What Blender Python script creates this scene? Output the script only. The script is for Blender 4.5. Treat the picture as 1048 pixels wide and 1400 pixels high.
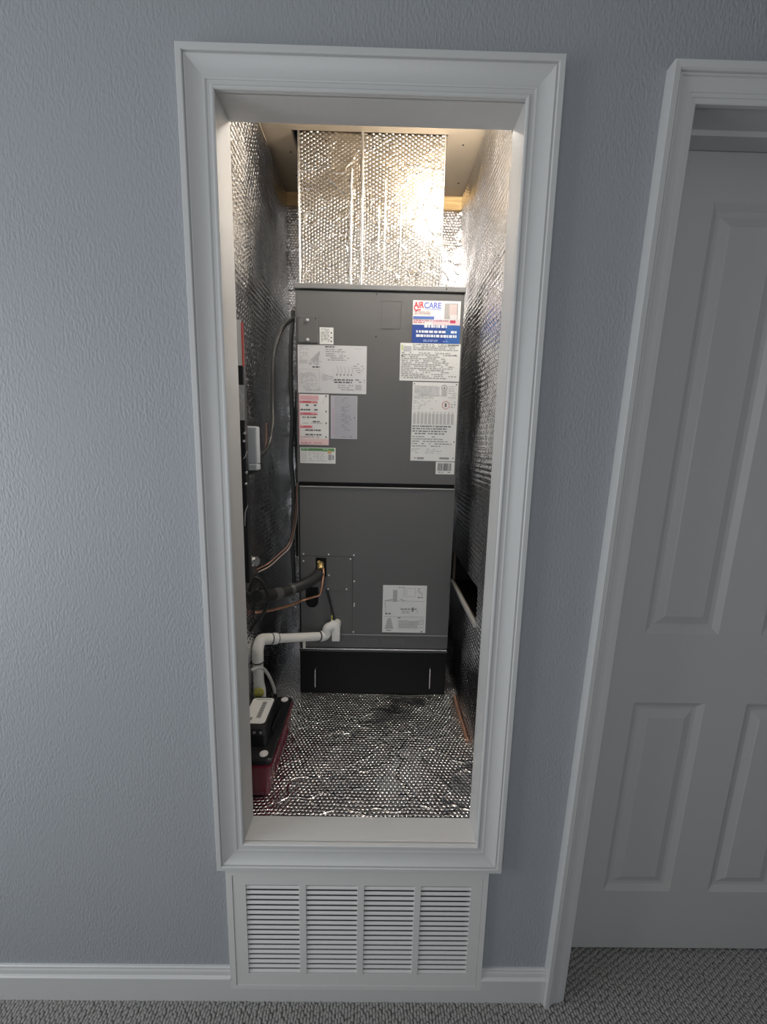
import bpy, bmesh, math, random
from mathutils import Vector, Matrix, noise

for o in list(bpy.data.objects):
    bpy.data.objects.remove(o, do_unlink=True)
scene = bpy.context.scene
COL = scene.collection

# ------------------------------------------------------------------ camera
CAM = Vector((0.0, -0.86, 1.4125))
cam_d = bpy.data.cameras.new('camera')
cam_d.sensor_fit = 'VERTICAL'
cam_d.sensor_height = 36.0
cam_d.lens = 569.97 / 1400.0 * 36.0
cam_d.clip_start = 0.02
cam = bpy.data.objects.new('camera', cam_d)
COL.objects.link(cam)
ax = Vector((0.99973783, -0.00801257, 0.0214493))
up = Vector((-0.01985498, 0.1632016, 0.98639293))
fw = Vector((0.0114041, 0.9865602, -0.16299973))
cam.matrix_world = Matrix(((ax.x, up.x, -fw.x, CAM.x), (ax.y, up.y, -fw.y, CAM.y),
                           (ax.z, up.z, -fw.z, CAM.z), (0, 0, 0, 1)))
scene.camera = cam

# ------------------------------------------------------------------ world, light, exposure
world = bpy.data.worlds.new('world')
scene.world = world
world.use_nodes = True
bg = world.node_tree.nodes['Background']
bg.inputs[0].default_value = (0.75, 0.85, 1.0, 1)
bg.inputs[1].default_value = 0.3


def area_light(name, loc, rot, sx, sy, power, color):
    l = bpy.data.lights.new(name, 'AREA')
    l.shape = 'RECTANGLE'
    l.size, l.size_y = sx, sy
    l.energy = power
    l.color = color
    o = bpy.data.objects.new(name, l)
    o.location = loc
    o.rotation_euler = rot
    COL.objects.link(o)
    return o


# daylight coming in through the window of the room's left wall
area_light('window_and_fill_light', (-1.96, -0.68, 1.25), (0, math.radians(-90), 0), 1.35, 1.15, 23.0, (0.93, 0.97, 1.0))
# frontal fill light, added in an invented window behind the camera
area_light('window_and_fill_light', (-0.35, -2.27, 1.30), (math.radians(90), 0, 0), 1.35, 1.35, 13.0, (0.96, 0.98, 1.0))
BULB_STRENGTH = 165.0
scene.view_settings.view_transform = 'Standard'
scene.view_settings.look = 'None'
scene.view_settings.exposure = 0.0
scene.view_settings.gamma = 1.0
scene.view_settings.use_curve_mapping = False

# ------------------------------------------------------------------ materials
MATS = {}


def new_mat(name):
    m = bpy.data.materials.new(name)
    m.use_nodes = True
    return m, m.node_tree, m.node_tree.nodes['Principled BSDF']


def plain(name, color, rough=0.5, metal=0.0, spec=0.5, bump=0.0, bscale=60.0, var=0.0, vscale=8.0, stretch=None,
          coat=0.0, trans=0.0, emit=0.0):
    if name in MATS:
        return MATS[name]
    m, nt, b = new_mat(name)
    b.inputs['Base Color'].default_value = (*color, 1)
    b.inputs['Roughness'].default_value = rough
    b.inputs['Metallic'].default_value = metal
    b.inputs['Specular IOR Level'].default_value = spec
    b.inputs['Coat Weight'].default_value = coat
    b.inputs['Transmission Weight'].default_value = trans
    if emit:
        b.inputs['Emission Color'].default_value = (*color, 1)
        b.inputs['Emission Strength'].default_value = emit
    tc = nt.nodes.new('ShaderNodeTexCoord')
    mp = nt.nodes.new('ShaderNodeMapping')
    nt.links.new(tc.outputs['Object'], mp.inputs[0])
    if stretch:
        mp.inputs['Scale'].default_value = stretch
    if bump:
        n = nt.nodes.new('ShaderNodeTexNoise')
        n.inputs['Scale'].default_value = bscale
        n.inputs['Detail'].default_value = 3
        bp = nt.nodes.new('ShaderNodeBump')
        bp.inputs['Strength'].default_value = 1.0
        bp.inputs['Distance'].default_value = bump
        nt.links.new(mp.outputs[0], n.inputs[0])
        nt.links.new(n.outputs[0], bp.inputs['Height'])
        nt.links.new(bp.outputs[0], b.inputs['Normal'])
    if var:
        n = nt.nodes.new('ShaderNodeTexNoise')
        n.inputs['Scale'].default_value = vscale
        n.inputs['Detail'].default_value = 4
        r = nt.nodes.new('ShaderNodeMapRange')
        r.inputs['To Min'].default_value = 1 - var
        r.inputs['To Max'].default_value = 1 + var
        mx = nt.nodes.new('ShaderNodeMix')
        mx.data_type = 'RGBA'
        mx.blend_type = 'MULTIPLY'
        mx.inputs['Factor'].default_value = 1
        mx.inputs['A'].default_value = (*color, 1)
        nt.links.new(tc.outputs['Object'], n.inputs[0])
        nt.links.new(n.outputs[0], r.inputs[0])
        nt.links.new(r.outputs[0], mx.inputs['B'])
        nt.links.new(mx.outputs['Result'], b.inputs['Base Color'])
    MATS[name] = m
    return m


def foil(name, ua, va, pitch=0.012, depth=0.0016, color=(0.80, 0.80, 0.81), rough=0.2, wrinkle=0.0022, vertical=False):
    """metallised bubble insulation: hexagonal rows of bubbles with creases"""
    if name in MATS:
        return MATS[name]
    m, nt, b = new_mat(name)
    N, L = nt.nodes, nt.links

    def math_(op, a, c=None):
        n = N.new('ShaderNodeMath')
        n.operation = op
        for i, v in enumerate((a, c)):
            if v is None:
                continue
            if isinstance(v, (int, float)):
                n.inputs[i].default_value = v
            else:
                L.new(v, n.inputs[i])
        return n.outputs[0]
    tc = N.new('ShaderNodeTexCoord')
    warp = N.new('ShaderNodeTexNoise')
    warp.inputs['Scale'].default_value = 7
    warp.inputs['Detail'].default_value = 2
    L.new(tc.outputs['Object'], warp.inputs[0])
    vm = N.new('ShaderNodeVectorMath')
    vm.operation = 'MULTIPLY_ADD'
    vm.inputs[1].default_value = (0.02, 0.02, 0.02)
    L.new(warp.outputs['Color'], vm.inputs[0])
    L.new(tc.outputs['Object'], vm.inputs[2])
    sp = N.new('ShaderNodeSeparateXYZ')
    L.new(vm.outputs[0], sp.inputs[0])
    u, v = sp.outputs[ua], sp.outputs[va]
    if vertical:
        u, v = v, u
    su = math_('DIVIDE', u, pitch)
    sv = math_('DIVIDE', v, pitch * 1.7320508)

    def cell(a, off, k):
        f = math_('FRACT', math_('ADD', a, 100 + off))
        return math_('MULTIPLY', math_('SUBTRACT', f, 0.5), k)

    def dist(off):
        x, y = cell(su, off, 1.0), cell(sv, off, 1.7320508)
        return math_('SQRT', math_('ADD', math_('MULTIPLY', x, x), math_('MULTIPLY', y, y)))
    d = math_('MINIMUM', dist(0.0), dist(0.5))
    mr = N.new('ShaderNodeMapRange')
    mr.interpolation_type = 'SMOOTHSTEP'
    mr.inputs['From Min'].default_value = 0.24
    mr.inputs['From Max'].default_value = 0.50
    mr.inputs['To Min'].default_value = 1.0
    mr.inputs['To Max'].default_value = 0.0
    L.new(d, mr.inputs[0])
    # some areas are pressed flat
    flat = N.new('ShaderNodeTexNoise')
    flat.inputs['Scale'].default_value = 5.5
    flat.inputs['Detail'].default_value = 3
    L.new(tc.outputs['Object'], flat.inputs[0])
    fr = N.new('ShaderNodeMapRange')
    fr.inputs['From Min'].default_value = 0.36
    fr.inputs['From Max'].default_value = 0.55
    fr.inputs['To Min'].default_value = 0.35
    fr.inputs['To Max'].default_value = 1.0
    L.new(flat.outputs[0], fr.inputs[0])
    bub = math_('MULTIPLY', math_('MULTIPLY', mr.outputs[0], fr.outputs[0]), depth)
    # creases
    vo = N.new('ShaderNodeTexVoronoi')
    vo.feature = 'DISTANCE_TO_EDGE'
    vo.inputs['Scale'].default_value = 8
    vn = N.new('ShaderNodeVectorMath')
    vn.operation = 'MULTIPLY_ADD'
    vn.inputs[1].default_value = (0.25, 0.25, 0.25)
    L.new(warp.outputs['Color'], vn.inputs[0])
    L.new(tc.outputs['Object'], vn.inputs[2])
    L.new(vn.outputs[0], vo.inputs['Vector'])
    cr = N.new('ShaderNodeMapRange')
    cr.inputs['From Min'].default_value = 0.0
    cr.inputs['From Max'].default_value = 0.05
    cr.inputs['To Min'].default_value = 1.0
    cr.inputs['To Max'].default_value = 0.0
    L.new(vo.outputs['Distance'], cr.inputs[0])
    crease = math_('MULTIPLY', cr.outputs[0], wrinkle * 0.6)
    big = N.new('ShaderNodeTexNoise')
    big.inputs['Scale'].default_value = 16
    big.inputs['Detail'].default_value = 4
    L.new(tc.outputs['Object'], big.inputs[0])
    bigh = math_('MULTIPLY', big.outputs[0], wrinkle * 2.2)
    h = math_('ADD', math_('ADD', bub, crease), bigh)
    bp = N.new('ShaderNodeBump')
    bp.inputs['Distance'].default_value = 1.0
    bp.inputs['Strength'].default_value = 1.0
    L.new(h, bp.inputs['Height'])
    L.new(bp.outputs[0], b.inputs['Normal'])
    b.inputs['Base Color'].default_value = (*color, 1)
    b.inputs['Metallic'].default_value = 1.0
    b.inputs['Roughness'].default_value = rough
    MATS[name] = m
    return m


def wood(name, c1, c2, scale=(3, 30, 30)):
    m, nt, b = new_mat(name)
    tc = nt.nodes.new('ShaderNodeTexCoord')
    mp = nt.nodes.new('ShaderNodeMapping')
    mp.inputs['Scale'].default_value = scale
    n = nt.nodes.new('ShaderNodeTexNoise')
    n.inputs['Scale'].default_value = 4
    n.inputs['Detail'].default_value = 6
    r = nt.nodes.new('ShaderNodeValToRGB')
    r.color_ramp.elements[0].color = (*c1, 1)
    r.color_ramp.elements[1].color = (*c2, 1)
    r.color_ramp.elements[0].position = 0.3
    r.color_ramp.elements[1].position = 0.7
    nt.links.new(tc.outputs['Object'], mp.inputs[0])
    nt.links.new(mp.outputs[0], n.inputs[0])
    nt.links.new(n.outputs[0], r.inputs[0])
    nt.links.new(r.outputs[0], b.inputs['Base Color'])
    b.inputs['Roughness'].default_value = 0.75
    return m


def wall_paint():
    """rolled wall paint: stippled orange peel slightly drawn out upwards"""
    m, nt, b = new_mat('wall_paint')
    tc = nt.nodes.new('ShaderNodeTexCoord')
    mp = nt.nodes.new('ShaderNodeMapping')
    mp.inputs['Scale'].default_value = (1.0, 1.0, 0.45)
    nt.links.new(tc.outputs['Object'], mp.inputs[0])
    n = nt.nodes.new('ShaderNodeTexNoise')
    n.inputs['Scale'].default_value = 210
    n.inputs['Detail'].default_value = 2
    nt.links.new(mp.outputs[0], n.inputs[0])
    n2 = nt.nodes.new('ShaderNodeTexNoise')
    n2.inputs['Scale'].default_value = 4
    n2.inputs['Detail'].default_value = 3
    nt.links.new(tc.outputs['Object'], n2.inputs[0])
    r = nt.nodes.new('ShaderNodeMapRange')
    r.inputs['From Min'].default_value = 0.3
    r.inputs['From Max'].default_value = 0.7
    r.inputs['To Min'].default_value = 0.5
    r.inputs['To Max'].default_value = 1.3
    nt.links.new(n2.outputs[0], r.inputs[0])
    mu = nt.nodes.new('ShaderNodeMath')
    mu.operation = 'MULTIPLY'
    nt.links.new(n.outputs[0], mu.inputs[0])
    nt.links.new(r.outputs[0], mu.inputs[1])
    bp = nt.nodes.new('ShaderNodeBump')
    bp.inputs['Distance'].default_value = 0.0018
    bp.inputs['Strength'].default_value = 1.0
    nt.links.new(mu.outputs[0], bp.inputs['Height'])
    nt.links.new(bp.outputs[0], b.inputs['Normal'])
    b.inputs['Base Color'].default_value = (0.30, 0.317, 0.338, 1)
    b.inputs['Roughness'].default_value = 0.6
    return m


M_WALL = wall_paint()
M_TRIM = plain('trim_paint', (0.53, 0.53, 0.525), 0.38, bump=0.0003, bscale=90, stretch=(1, 1, 1))
M_DOOR = plain('door_paint', (0.47, 0.465, 0.455), 0.45, bump=0.0003, bscale=120, stretch=(1, 1, 0.15))
M_CEIL = plain('ceiling_paint', (0.75, 0.75, 0.74), 0.8)
M_CARPET = plain('carpet_yarn', (0.29, 0.28, 0.268), 0.95, spec=0.1, var=0.35, vscale=320)
M_CARPETB = plain('carpet_backing', (0.20, 0.193, 0.185), 0.95, spec=0.1)
M_GRILLE = plain('grille_enamel', (0.60, 0.597, 0.58), 0.4)
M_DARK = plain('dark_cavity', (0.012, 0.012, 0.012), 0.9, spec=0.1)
M_CAB = plain('cabinet_grey_enamel', (0.125, 0.125, 0.124), 0.5, spec=0.3, bump=0.0002, bscale=300)
M_CABD = plain('cabinet_inside', (0.010, 0.010, 0.010), 0.7, spec=0.2)
M_BLACK = plain('black_enamel', (0.010, 0.010, 0.010), 0.5, spec=0.15)
M_STEEL = plain('bright_steel', (0.75, 0.75, 0.75), 0.25, metal=1.0)
M_ZINC = plain('zinc_screw', (0.85, 0.85, 0.83), 0.35, metal=0.6)
M_PVC = plain('white_pvc', (0.80, 0.79, 0.75), 0.3, var=0.06, vscale=15)
M_RING = plain('pipe_joint_black', (0.03, 0.03, 0.03), 0.5)  # black rings at the pipe joints
M_RUBBER = plain('black_foam_insulation', (0.02, 0.02, 0.021), 0.5, bump=0.0006, bscale=70)
M_CABLE = plain('black_cable_jacket', (0.012, 0.012, 0.012), 0.35)
M_COPPER = plain('copper', (0.80, 0.42, 0.27), 0.3, metal=1.0, var=0.15, vscale=30)
M_COPPERM = plain('copper_dull', (0.62, 0.33, 0.22), 0.5, metal=0.4, var=0.15, vscale=30)
M_BRASS = plain('brass', (0.85, 0.65, 0.30), 0.3, metal=0.8)
M_RED = plain('maroon_plastic', (0.16, 0.008, 0.025), 0.22, coat=0.5)
M_PBLACK = plain('black_plastic', (0.014, 0.014, 0.015), 0.3)
M_LABEL = plain('label_white', (0.78, 0.78, 0.76), 0.5, var=0.03, vscale=40)
M_LABELG = plain('label_grey', (0.62, 0.62, 0.63), 0.45, var=0.03, vscale=40)
M_LABELL = plain('label_lilac_grey', (0.40, 0.40, 0.44), 0.45, var=0.05, vscale=40)
M_BOXG = plain('box_grey_plastic', (0.50, 0.54, 0.57), 0.35)
M_YEL = plain('yellow_plastic', (0.50, 0.46, 0.10), 0.5)
M_PINK = plain('red_plastic', (0.60, 0.10, 0.09), 0.5)
M_CLEAR = plain('clear_vinyl', (0.80, 0.80, 0.76), 0.2, trans=0.45)
M_TAN = plain('closet_ceiling_board', (0.26, 0.21, 0.15), 0.85, var=0.15, vscale=6)
M_WOOD = wood('pine_plate', (0.35, 0.22, 0.09), (0.58, 0.40, 0.18))
M_BROWNW = plain('brown_wire', (0.30, 0.16, 0.11), 0.45)
M_GREYW = plain('grey_tape_wrap', (0.09, 0.09, 0.09), 0.4, bump=0.001, bscale=60)
M_FOILX = foil('foil_side', 1, 2, pitch=0.0185, vertical=False, rough=0.14, depth=.0010, wrinkle=.0012)
M_FOILB = foil('foil_back', 0, 2)
M_FOILD = foil('foil_duct', 0, 2, vertical=True, color=(0.64, 0.61, 0.56), rough=0.12, depth=0.0017)
M_FOILF = foil('foil_floor', 0, 1, rough=0.18, depth=0.0018, color=(.88, .88, .89))
M_TAPE = plain('foil_tape', (0.82, 0.82, 0.82), 0.22, metal=1.0, bump=0.002, bscale=45)


def pmat(c):
    nm = 'print_%02x%02x%02x' % tuple(int(max(0, min(1, v)) * 255) for v in c)
    return plain(nm, c, 0.5)


# ------------------------------------------------------------------ mesh helpers
class MB:
    def __init__(self):
        self.v, self.f, self.m, self.mats, self.sm = [], [], [], [], []

    def mi(self, mat):
        if mat is None:
            return 0
        if mat not in self.mats:
            self.mats.append(mat)
        return self.mats.index(mat)

    def add(self, vs, fs, mat=None, smooth=False):
        o = len(self.v)
        self.v += [tuple(p) for p in vs]
        k = self.mi(mat)
        for f in fs:
            self.f.append(tuple(i + o for i in f))
            self.m.append(k)
            self.sm.append(smooth)

    def box(self, x0, x1, y0, y1, z0, z1, mat=None):
        vs = [(x, y, z) for x in (x0, x1) for y in (y0, y1) for z in (z0, z1)]
        self.add(vs, [(0, 1, 3, 2), (4, 6, 7, 5), (0, 4, 5, 1), (2, 3, 7, 6), (0, 2, 6, 4), (1, 5, 7, 3)], mat)
        return self

    def bbox(self, x0, x1, y0, y1, z0, z1, r=0.002, seg=2, mat=None, smooth=True):
        bm = bmesh.new()
        bmesh.ops.create_cube(bm, size=1)
        bmesh.ops.scale(bm, vec=(x1 - x0, y1 - y0, z1 - z0), verts=bm.verts)
        bmesh.ops.translate(bm, vec=((x0 + x1) / 2, (y0 + y1) / 2, (z0 + z1) / 2), verts=bm.verts)
        bmesh.ops.bevel(bm, geom=bm.edges[:], offset=r, segments=seg, affect='EDGES', profile=0.5)
        bm.verts.index_update()
        self.add([v.co for v in bm.verts], [[v.index for v in f.verts] for f in bm.faces], mat, False)
        bm.free()
        return self

    def tube(self, pts, r, seg=12, mat=None, cap=True, smooth=True):
        pts = [Vector(p) for p in pts]
        n = len(pts)
        rs = r if isinstance(r, (list, tuple)) else [r] * n
        vs, fs = [], []
        ref = None
        for i, p in enumerate(pts):
            t = (pts[min(i + 1, n - 1)] - pts[max(i - 1, 0)]).normalized()
            if ref is None:
                ref = Vector((0, 0, 1)) if abs(t.z) < 0.9 else Vector((1, 0, 0))
            a = (ref - t * ref.dot(t)).normalized()
            ref = a
            c = t.cross(a)
            for k in range(seg):
                an = 2 * math.pi * k / seg
                vs.append(p + (a * math.cos(an) + c * math.sin(an)) * rs[i])
        for i in range(n - 1):
            for k in range(seg):
                k2 = (k + 1) % seg
                fs.append((i * seg + k, i * seg + k2, (i + 1) * seg + k2, (i + 1) * seg + k))
        self.add(vs, fs, mat, smooth)
        if cap:
            self.add(vs[:seg], [tuple(range(seg))[::-1]], mat)
            self.add(vs[-seg:], [tuple(range(seg))], mat)
        return self

    def disc(self, c, nrm, r, t, seg=16, mat=None):
        c, nrm = Vector(c), Vector(nrm).normalized()
        return self.tube([c, c + nrm * t * 0.7, c + nrm * t], [r, r, r * 0.8], seg, mat)

    def build(self, name, mat=None, parent=None, label=None, sharp=True):
        me = bpy.data.meshes.new(name)
        me.from_pydata(self.v, [], self.f)
        if mat is not None:
            me.materials.append(mat)
        else:
            for m in self.mats:
                me.materials.append(m)
            me.polygons.foreach_set('material_index', self.m)
        me.polygons.foreach_set('use_smooth', self.sm)
        me.update()
        bm = bmesh.new()
        bm.from_mesh(me)
        bmesh.ops.recalc_face_normals(bm, faces=bm.faces[:])
        bm.to_mesh(me)
        bm.free()
        o = bpy.data.objects.new(name, me)
        COL.objects.link(o)
        if parent:
            o.parent = parent
        if label:
            o['label'] = label
        return o


def tag(o, label=None, cat=None, group=None, kind=None):
    for k, v in (('label', label), ('category', cat), ('group', group), ('kind', kind)):
        if v:
            o[k] = v
    return o


def thing(name, label, cat, loc, group=None, kind=None):
    """Empty at the base of a thing; parts keep world coordinates"""
    o = bpy.data.objects.new(name, None)
    o.empty_display_size = 0.05
    o.location = loc
    COL.objects.link(o)
    return tag(o, label, cat, group, kind)


def adopt(root):
    """children were modelled in world coordinates: cancel the root's offset"""
    inv = Matrix.Translation(root.location).inverted()
    for ch in list(COL.objects):
        if ch.parent is root:
            ch.matrix_parent_inverse = inv


def smooth_path(pts, n=8):
    pts = [Vector(p) for p in pts]
    out = []
    P = [pts[0] * 2 - pts[1]] + pts + [pts[-1] * 2 - pts[-2]]
    for i in range(1, len(P) - 2):
        for k in range(n):
            t = k / n
            a, b, c, d = P[i - 1], P[i], P[i + 1], P[i + 2]
            out.append(0.5 * (2 * b + (c - a) * t + (2 * a - 5 * b + 4 * c - d) * t * t + (3 * b - a - 3 * c + d) * t ** 3))
    out.append(pts[-1])
    return out


def cut_slab(xs, zs, holes, to3, t0, t1, mb=None, mat=None):
    """slab over a grid with rectangular holes; to3(u, v, t) gives the point"""
    mb = mb or MB()
    xs, zs = sorted(set(xs)), sorted(set(zs))

    def solid(i, j):
        if i < 0 or j < 0 or i >= len(xs) - 1 or j >= len(zs) - 1:
            return False
        cx, cz = (xs[i] + xs[i + 1]) / 2, (zs[j] + zs[j + 1]) / 2
        return not any(h[0] < cx < h[1] and h[2] < cz < h[3] for h in holes)
    for i in range(len(xs) - 1):
        for j in range(len(zs) - 1):
            if not solid(i, j):
                continue
            a, b, c, d = xs[i], xs[i + 1], zs[j], zs[j + 1]
            q = [(0, 1, 2, 3)]
            mb.add([to3(a, c, t0), to3(b, c, t0), to3(b, d, t0), to3(a, d, t0)], q, mat)
            mb.add([to3(a, c, t1), to3(a, d, t1), to3(b, d, t1), to3(b, c, t1)], q, mat)
            for (di, dj, p0, p1) in ((-1, 0, (a, c), (a, d)), (1, 0, (b, d), (b, c)), (0, -1, (b, c), (a, c)), (0, 1, (a, d), (b, d))):
                if not solid(i + di, j + dj):
                    mb.add([to3(*p0, t0), to3(*p1, t0), to3(*p1, t1), to3(*p0, t1)], q, mat)
    return mb


def rect_cuts(lo, hi, holes, k):
    return [lo, hi] + [h[k] for h in holes] + [h[k + 1] for h in holes]


def sheet(to3, u0, u1, v0, v1, nu, nv, amp, seed, nrm, rows=0.0, rpitch=.0165):
    """foil sheet: a grid with gentle waves"""
    mb = MB()
    vs, fs = [], []
    for j in range(nv + 1):
        for i in range(nu + 1):
            u, v = u0 + (u1 - u0) * i / nu, v0 + (v1 - v0) * j / nv
            p = Vector((u * 5 + seed, v * 5, seed * 1.7))
            d = amp * (0.55 + 0.7 * noise.noise(p) + 0.45 * noise.noise(p * 2.7) + 0.2 * noise.noise(p * 7))
            d = max(d, amp * 0.02)
            if rows:
                # rows of bubbles run together into ribs, here and there pressed flat
                ph = (v + .004 * noise.noise(Vector((u * 6 + seed, v * 3, 2.0)))) / rpitch
                k = .5 + .5 * min(1.0, max(0.0, .5 + 1.6 * noise.noise(Vector((u * 7, v * 9 + seed, 8.0)))))
                d += rows * k * abs(math.sin(math.pi * ph))
            vs.append(Vector(to3(u, v)) + Vector(nrm) * d)
    for j in range(nv):
        for i in range(nu):
            a = j * (nu + 1) + i
            fs.append((a, a + 1, a + nu + 2, a + nu + 1))
    mb.add(vs, fs, None, True)
    return mb


def casing_piece(p0, p1, outw, profile, m0, m1, shear=None):
    """moulding swept from inner corner p0 to p1 (x, z); outw = outward unit vector; m0/m1 mitred ends"""
    mb = MB()
    d = Vector((p1[0] - p0[0], p1[1] - p0[1])).normalized()
    n = len(profile)
    vs = []
    for (p, s, mit) in ((p0, -1, m0), (p1, 1, m1)):
        for (w, t) in profile:
            e = w if mit else 0.0
            x = p[0] + outw[0] * w + d.x * s * e
            z = p[1] + outw[1] * w + d.y * s * e
            vs.append((x, -t, z))
    fs = [(i, i + 1, n + i + 1, n + i) for i in range(n - 1)] + [tuple(range(n)), tuple(range(2 * n - 1, n - 1, -1)), (n - 1, 0, n, 2 * n - 1)]
    mb.add(vs, fs)
    if shear:
        mb.v = [(x + shear(z), y, z) for x, y, z in mb.v]
    return mb


def text_mesh(body, size, bold=0.0, extrude=0.0):
    cu = bpy.data.curves.new('text', 'FONT')
    cu.body = body
    cu.size = size
    cu.offset = bold
    cu.extrude = extrude
    ob = bpy.data.objects.new('text', cu)
    COL.objects.link(ob)
    dg = bpy.context.evaluated_depsgraph_get()
    me = bpy.data.meshes.new_from_object(ob.evaluated_get(dg))
    bpy.data.objects.remove(ob)
    v = [p.co.copy() for p in me.vertices]
    f = [tuple(p.vertices) for p in me.polygons]
    bpy.data.meshes.remove(me)
    return v, f


# ------------------------------------------------------------------ dimensions
CX0, CX1, CZ0, CZ1 = -0.305, 0.2485, 0.466, 2.023       # closet opening
LX, RX, BY, CTOP, FZ = -0.4025, 0.319, 1.049, 2.418, 0.4378   # closet inside
UY = 0.641                                             # front of the air handler
RX0, RX1, RY0, RH = -2.0, 1.9, -2.3, 2.44              # room
KD = 0.0255                                            # door frame sheared sideways to follow its slanted lines in the image


def door_shear(z):
    return KD * z


DX0, DX1 = 0.5015, 1.262                               # door opening at floor level
# ------------------------------------------------------------------ structure: room
MB().box(RX0, RX1, RY0, 0.35, -0.06, -0.003).build('floor', M_CARPETB)
floor = bpy.data.objects['floor']
tag(floor, 'grey looped carpet floor in front of the grille and door', 'floor', kind='structure')
# loop pile, in ribs that run towards the wall
random.seed(4)
mb = MB()
px, py = 0.0078, 0.0118
vs, fs = [], []
for i in range(int(3.88 / px)):
    for j in range(int(1.43 / py)):
        x = -1.99 + i * px + random.uniform(-.0012, .0012)
        y = -1.31 + (j + .37 * (i % 3) + random.uniform(-.15, .15)) * py
        if y > -0.006 and not (DX0 + 0.012 < x < DX1 and y < 0.13):
            continue
        w, l, h = 0.0043, 0.0074, random.uniform(.0032, .0055)
        sl = random.uniform(-.0022, .0022)
        o = len(vs)
        vs += [(x - w, y - l, -.003), (x + w, y - l, -.003), (x + w + sl, y + l, -.003), (x - w + sl, y + l, -.003),
               (x - w * .72, y - l * .62, h * .6), (x + w * .72, y - l * .62, h * .6), (x + w * .72 + sl, y + l * .62, h * .6), (x - w * .72 + sl, y + l * .62, h * .6),
               (x + sl * .4, y - l * .25, h), (x + sl * .6, y + l * .25, h)]
        fs += [tuple(k + o for k in f) for f in ((0, 1, 5, 4), (1, 2, 6, 5), (2, 3, 7, 6), (3, 0, 4, 7), (4, 5, 8), (5, 6, 9, 8), (6, 7, 9), (7, 4, 8, 9))]
mb.add(vs, fs, None, True)
pile = mb.build('carpet_pile', M_CARPET, floor)
pile['kind'] = 'stuff'

# front wall with the closet opening, the grille opening and the doorway
GX0, GX1, GZ0, GZ1 = -0.350, 0.283, 0.041, 0.402      # return grille outside
door_hole_l, door_hole_r = DX0 - 0.012, DX1 + 0.075
holes = [(CX0 - .012, CX1 + .012, CZ0 - .012, CZ1 + .012), (GX0 + .03, GX1 - .03, GZ0 + .03, GZ1 - .03), (door_hole_l, door_hole_r, -1, 2.045)]
xs = rect_cuts(RX0, RX1, holes, 0)
zs = [z for z in rect_cuts(0, RH, holes, 2) if z >= 0]
w = cut_slab(xs, zs, holes, lambda u, v, t: (u + (door_shear(v) if door_hole_l - .001 < u < door_hole_r + .001 else 0), t, v), 0.0, 0.065).build('wall_front', M_WALL)
tag(w, 'blue-grey painted wall around the closet opening', 'wall', kind='structure')
mb = cut_slab([RY0, -1.28, -0.08, 0.0], [0, .55, 1.95, RH], [(-1.28, -.08, .55, 1.95)], lambda u, v, t: (RX0 + t, u, v), -0.1, 0.0)
w = mb.build('wall_left', M_WALL)
tag(w, 'blue-grey wall with the window, left of the camera', 'wall', kind='structure')
tag(MB().box(RX1, RX1 + .1, RY0, 0, 0, RH).build('wall_right', M_WALL), 'blue-grey wall right of the door', 'wall', kind='structure')
mb = cut_slab([RX0, -1.05, .35, RX1], [0, .6, 2.0, RH], [(-1.05, .35, .6, 2.0)], lambda u, v, t: (u, RY0 + t, v), -.1, 0.0)
tag(mb.build('wall_back', M_WALL), 'blue-grey wall behind the camera with an added fill-light window', 'wall', kind='structure')
tag(MB().box(RX0, RX1, RY0, 0, RH, RH + .05).build('ceiling', M_CEIL), 'white ceiling of the room', 'ceiling', kind='structure')
# window frame in the left wall
wn = thing('window_1', 'white framed window in the left wall', 'window', (RX0, -.68, .55), kind='structure')
for (a, b, c, d) in ((-1.28, -.08, .55, .60), (-1.28, -.08, 1.90, 1.95), (-1.28, -1.23, .60, 1.90), (-.13, -.08, .60, 1.90)):
    MB().box(RX0 - .08, RX0 - .02, a, b, c, d).build('window_frame', M_TRIM, wn)
adopt(wn)
wn = thing('fill_window', 'added white framed window for the fill light behind the camera', 'window', (-.35, RY0, .6), kind='structure')  # unseen window, added to carry the frontal fill light
for (a, b, c, d) in ((-1.05, .35, .60, .65), (-1.05, .35, 1.95, 2.0), (-1.05, -1.0, .65, 1.95), (.30, .35, .65, 1.95)):
    MB().box(a, b, RY0 - .08, RY0 - .02, c, d).build('window_frame', M_TRIM, wn)
adopt(wn)

# ------------------------------------------------------------------ structure: closet
def closet_wall(name, label, boxes, hole=None):
    mb = MB()
    for b in boxes:
        mb.box(*b)
    o = mb.build(name, M_TAN)
    return tag(o, label, 'wall', kind='structure')


wl = closet_wall('wall_closet_left', 'foil-lined left wall of the closet', [(LX - .05, LX - .004, .065, BY, 0, CTOP)])
sheet(lambda u, v: (LX - .003, u, v), .066, BY, FZ - .02, CTOP - .012, 40, 1090, .004, 1.3, (1, 0, 0), .0042).build('foil_lining', M_FOILX, wl)
HY0, HY1, HZ0, HZ1 = 0.405, 0.86, 0.838, 0.967         # rectangular cut-out in the right wall
mb = cut_slab([.065, HY0, HY1, BY], [0, HZ0, HZ1, CTOP], [(HY0, HY1, HZ0, HZ1)], lambda u, v, t: (RX + t, u, v), .004, .014)
wr = tag(mb.build('wall_closet_right', M_TAN), 'foil-lined right wall of the closet with a rectangular cut-out', 'wall', kind='structure')
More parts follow.
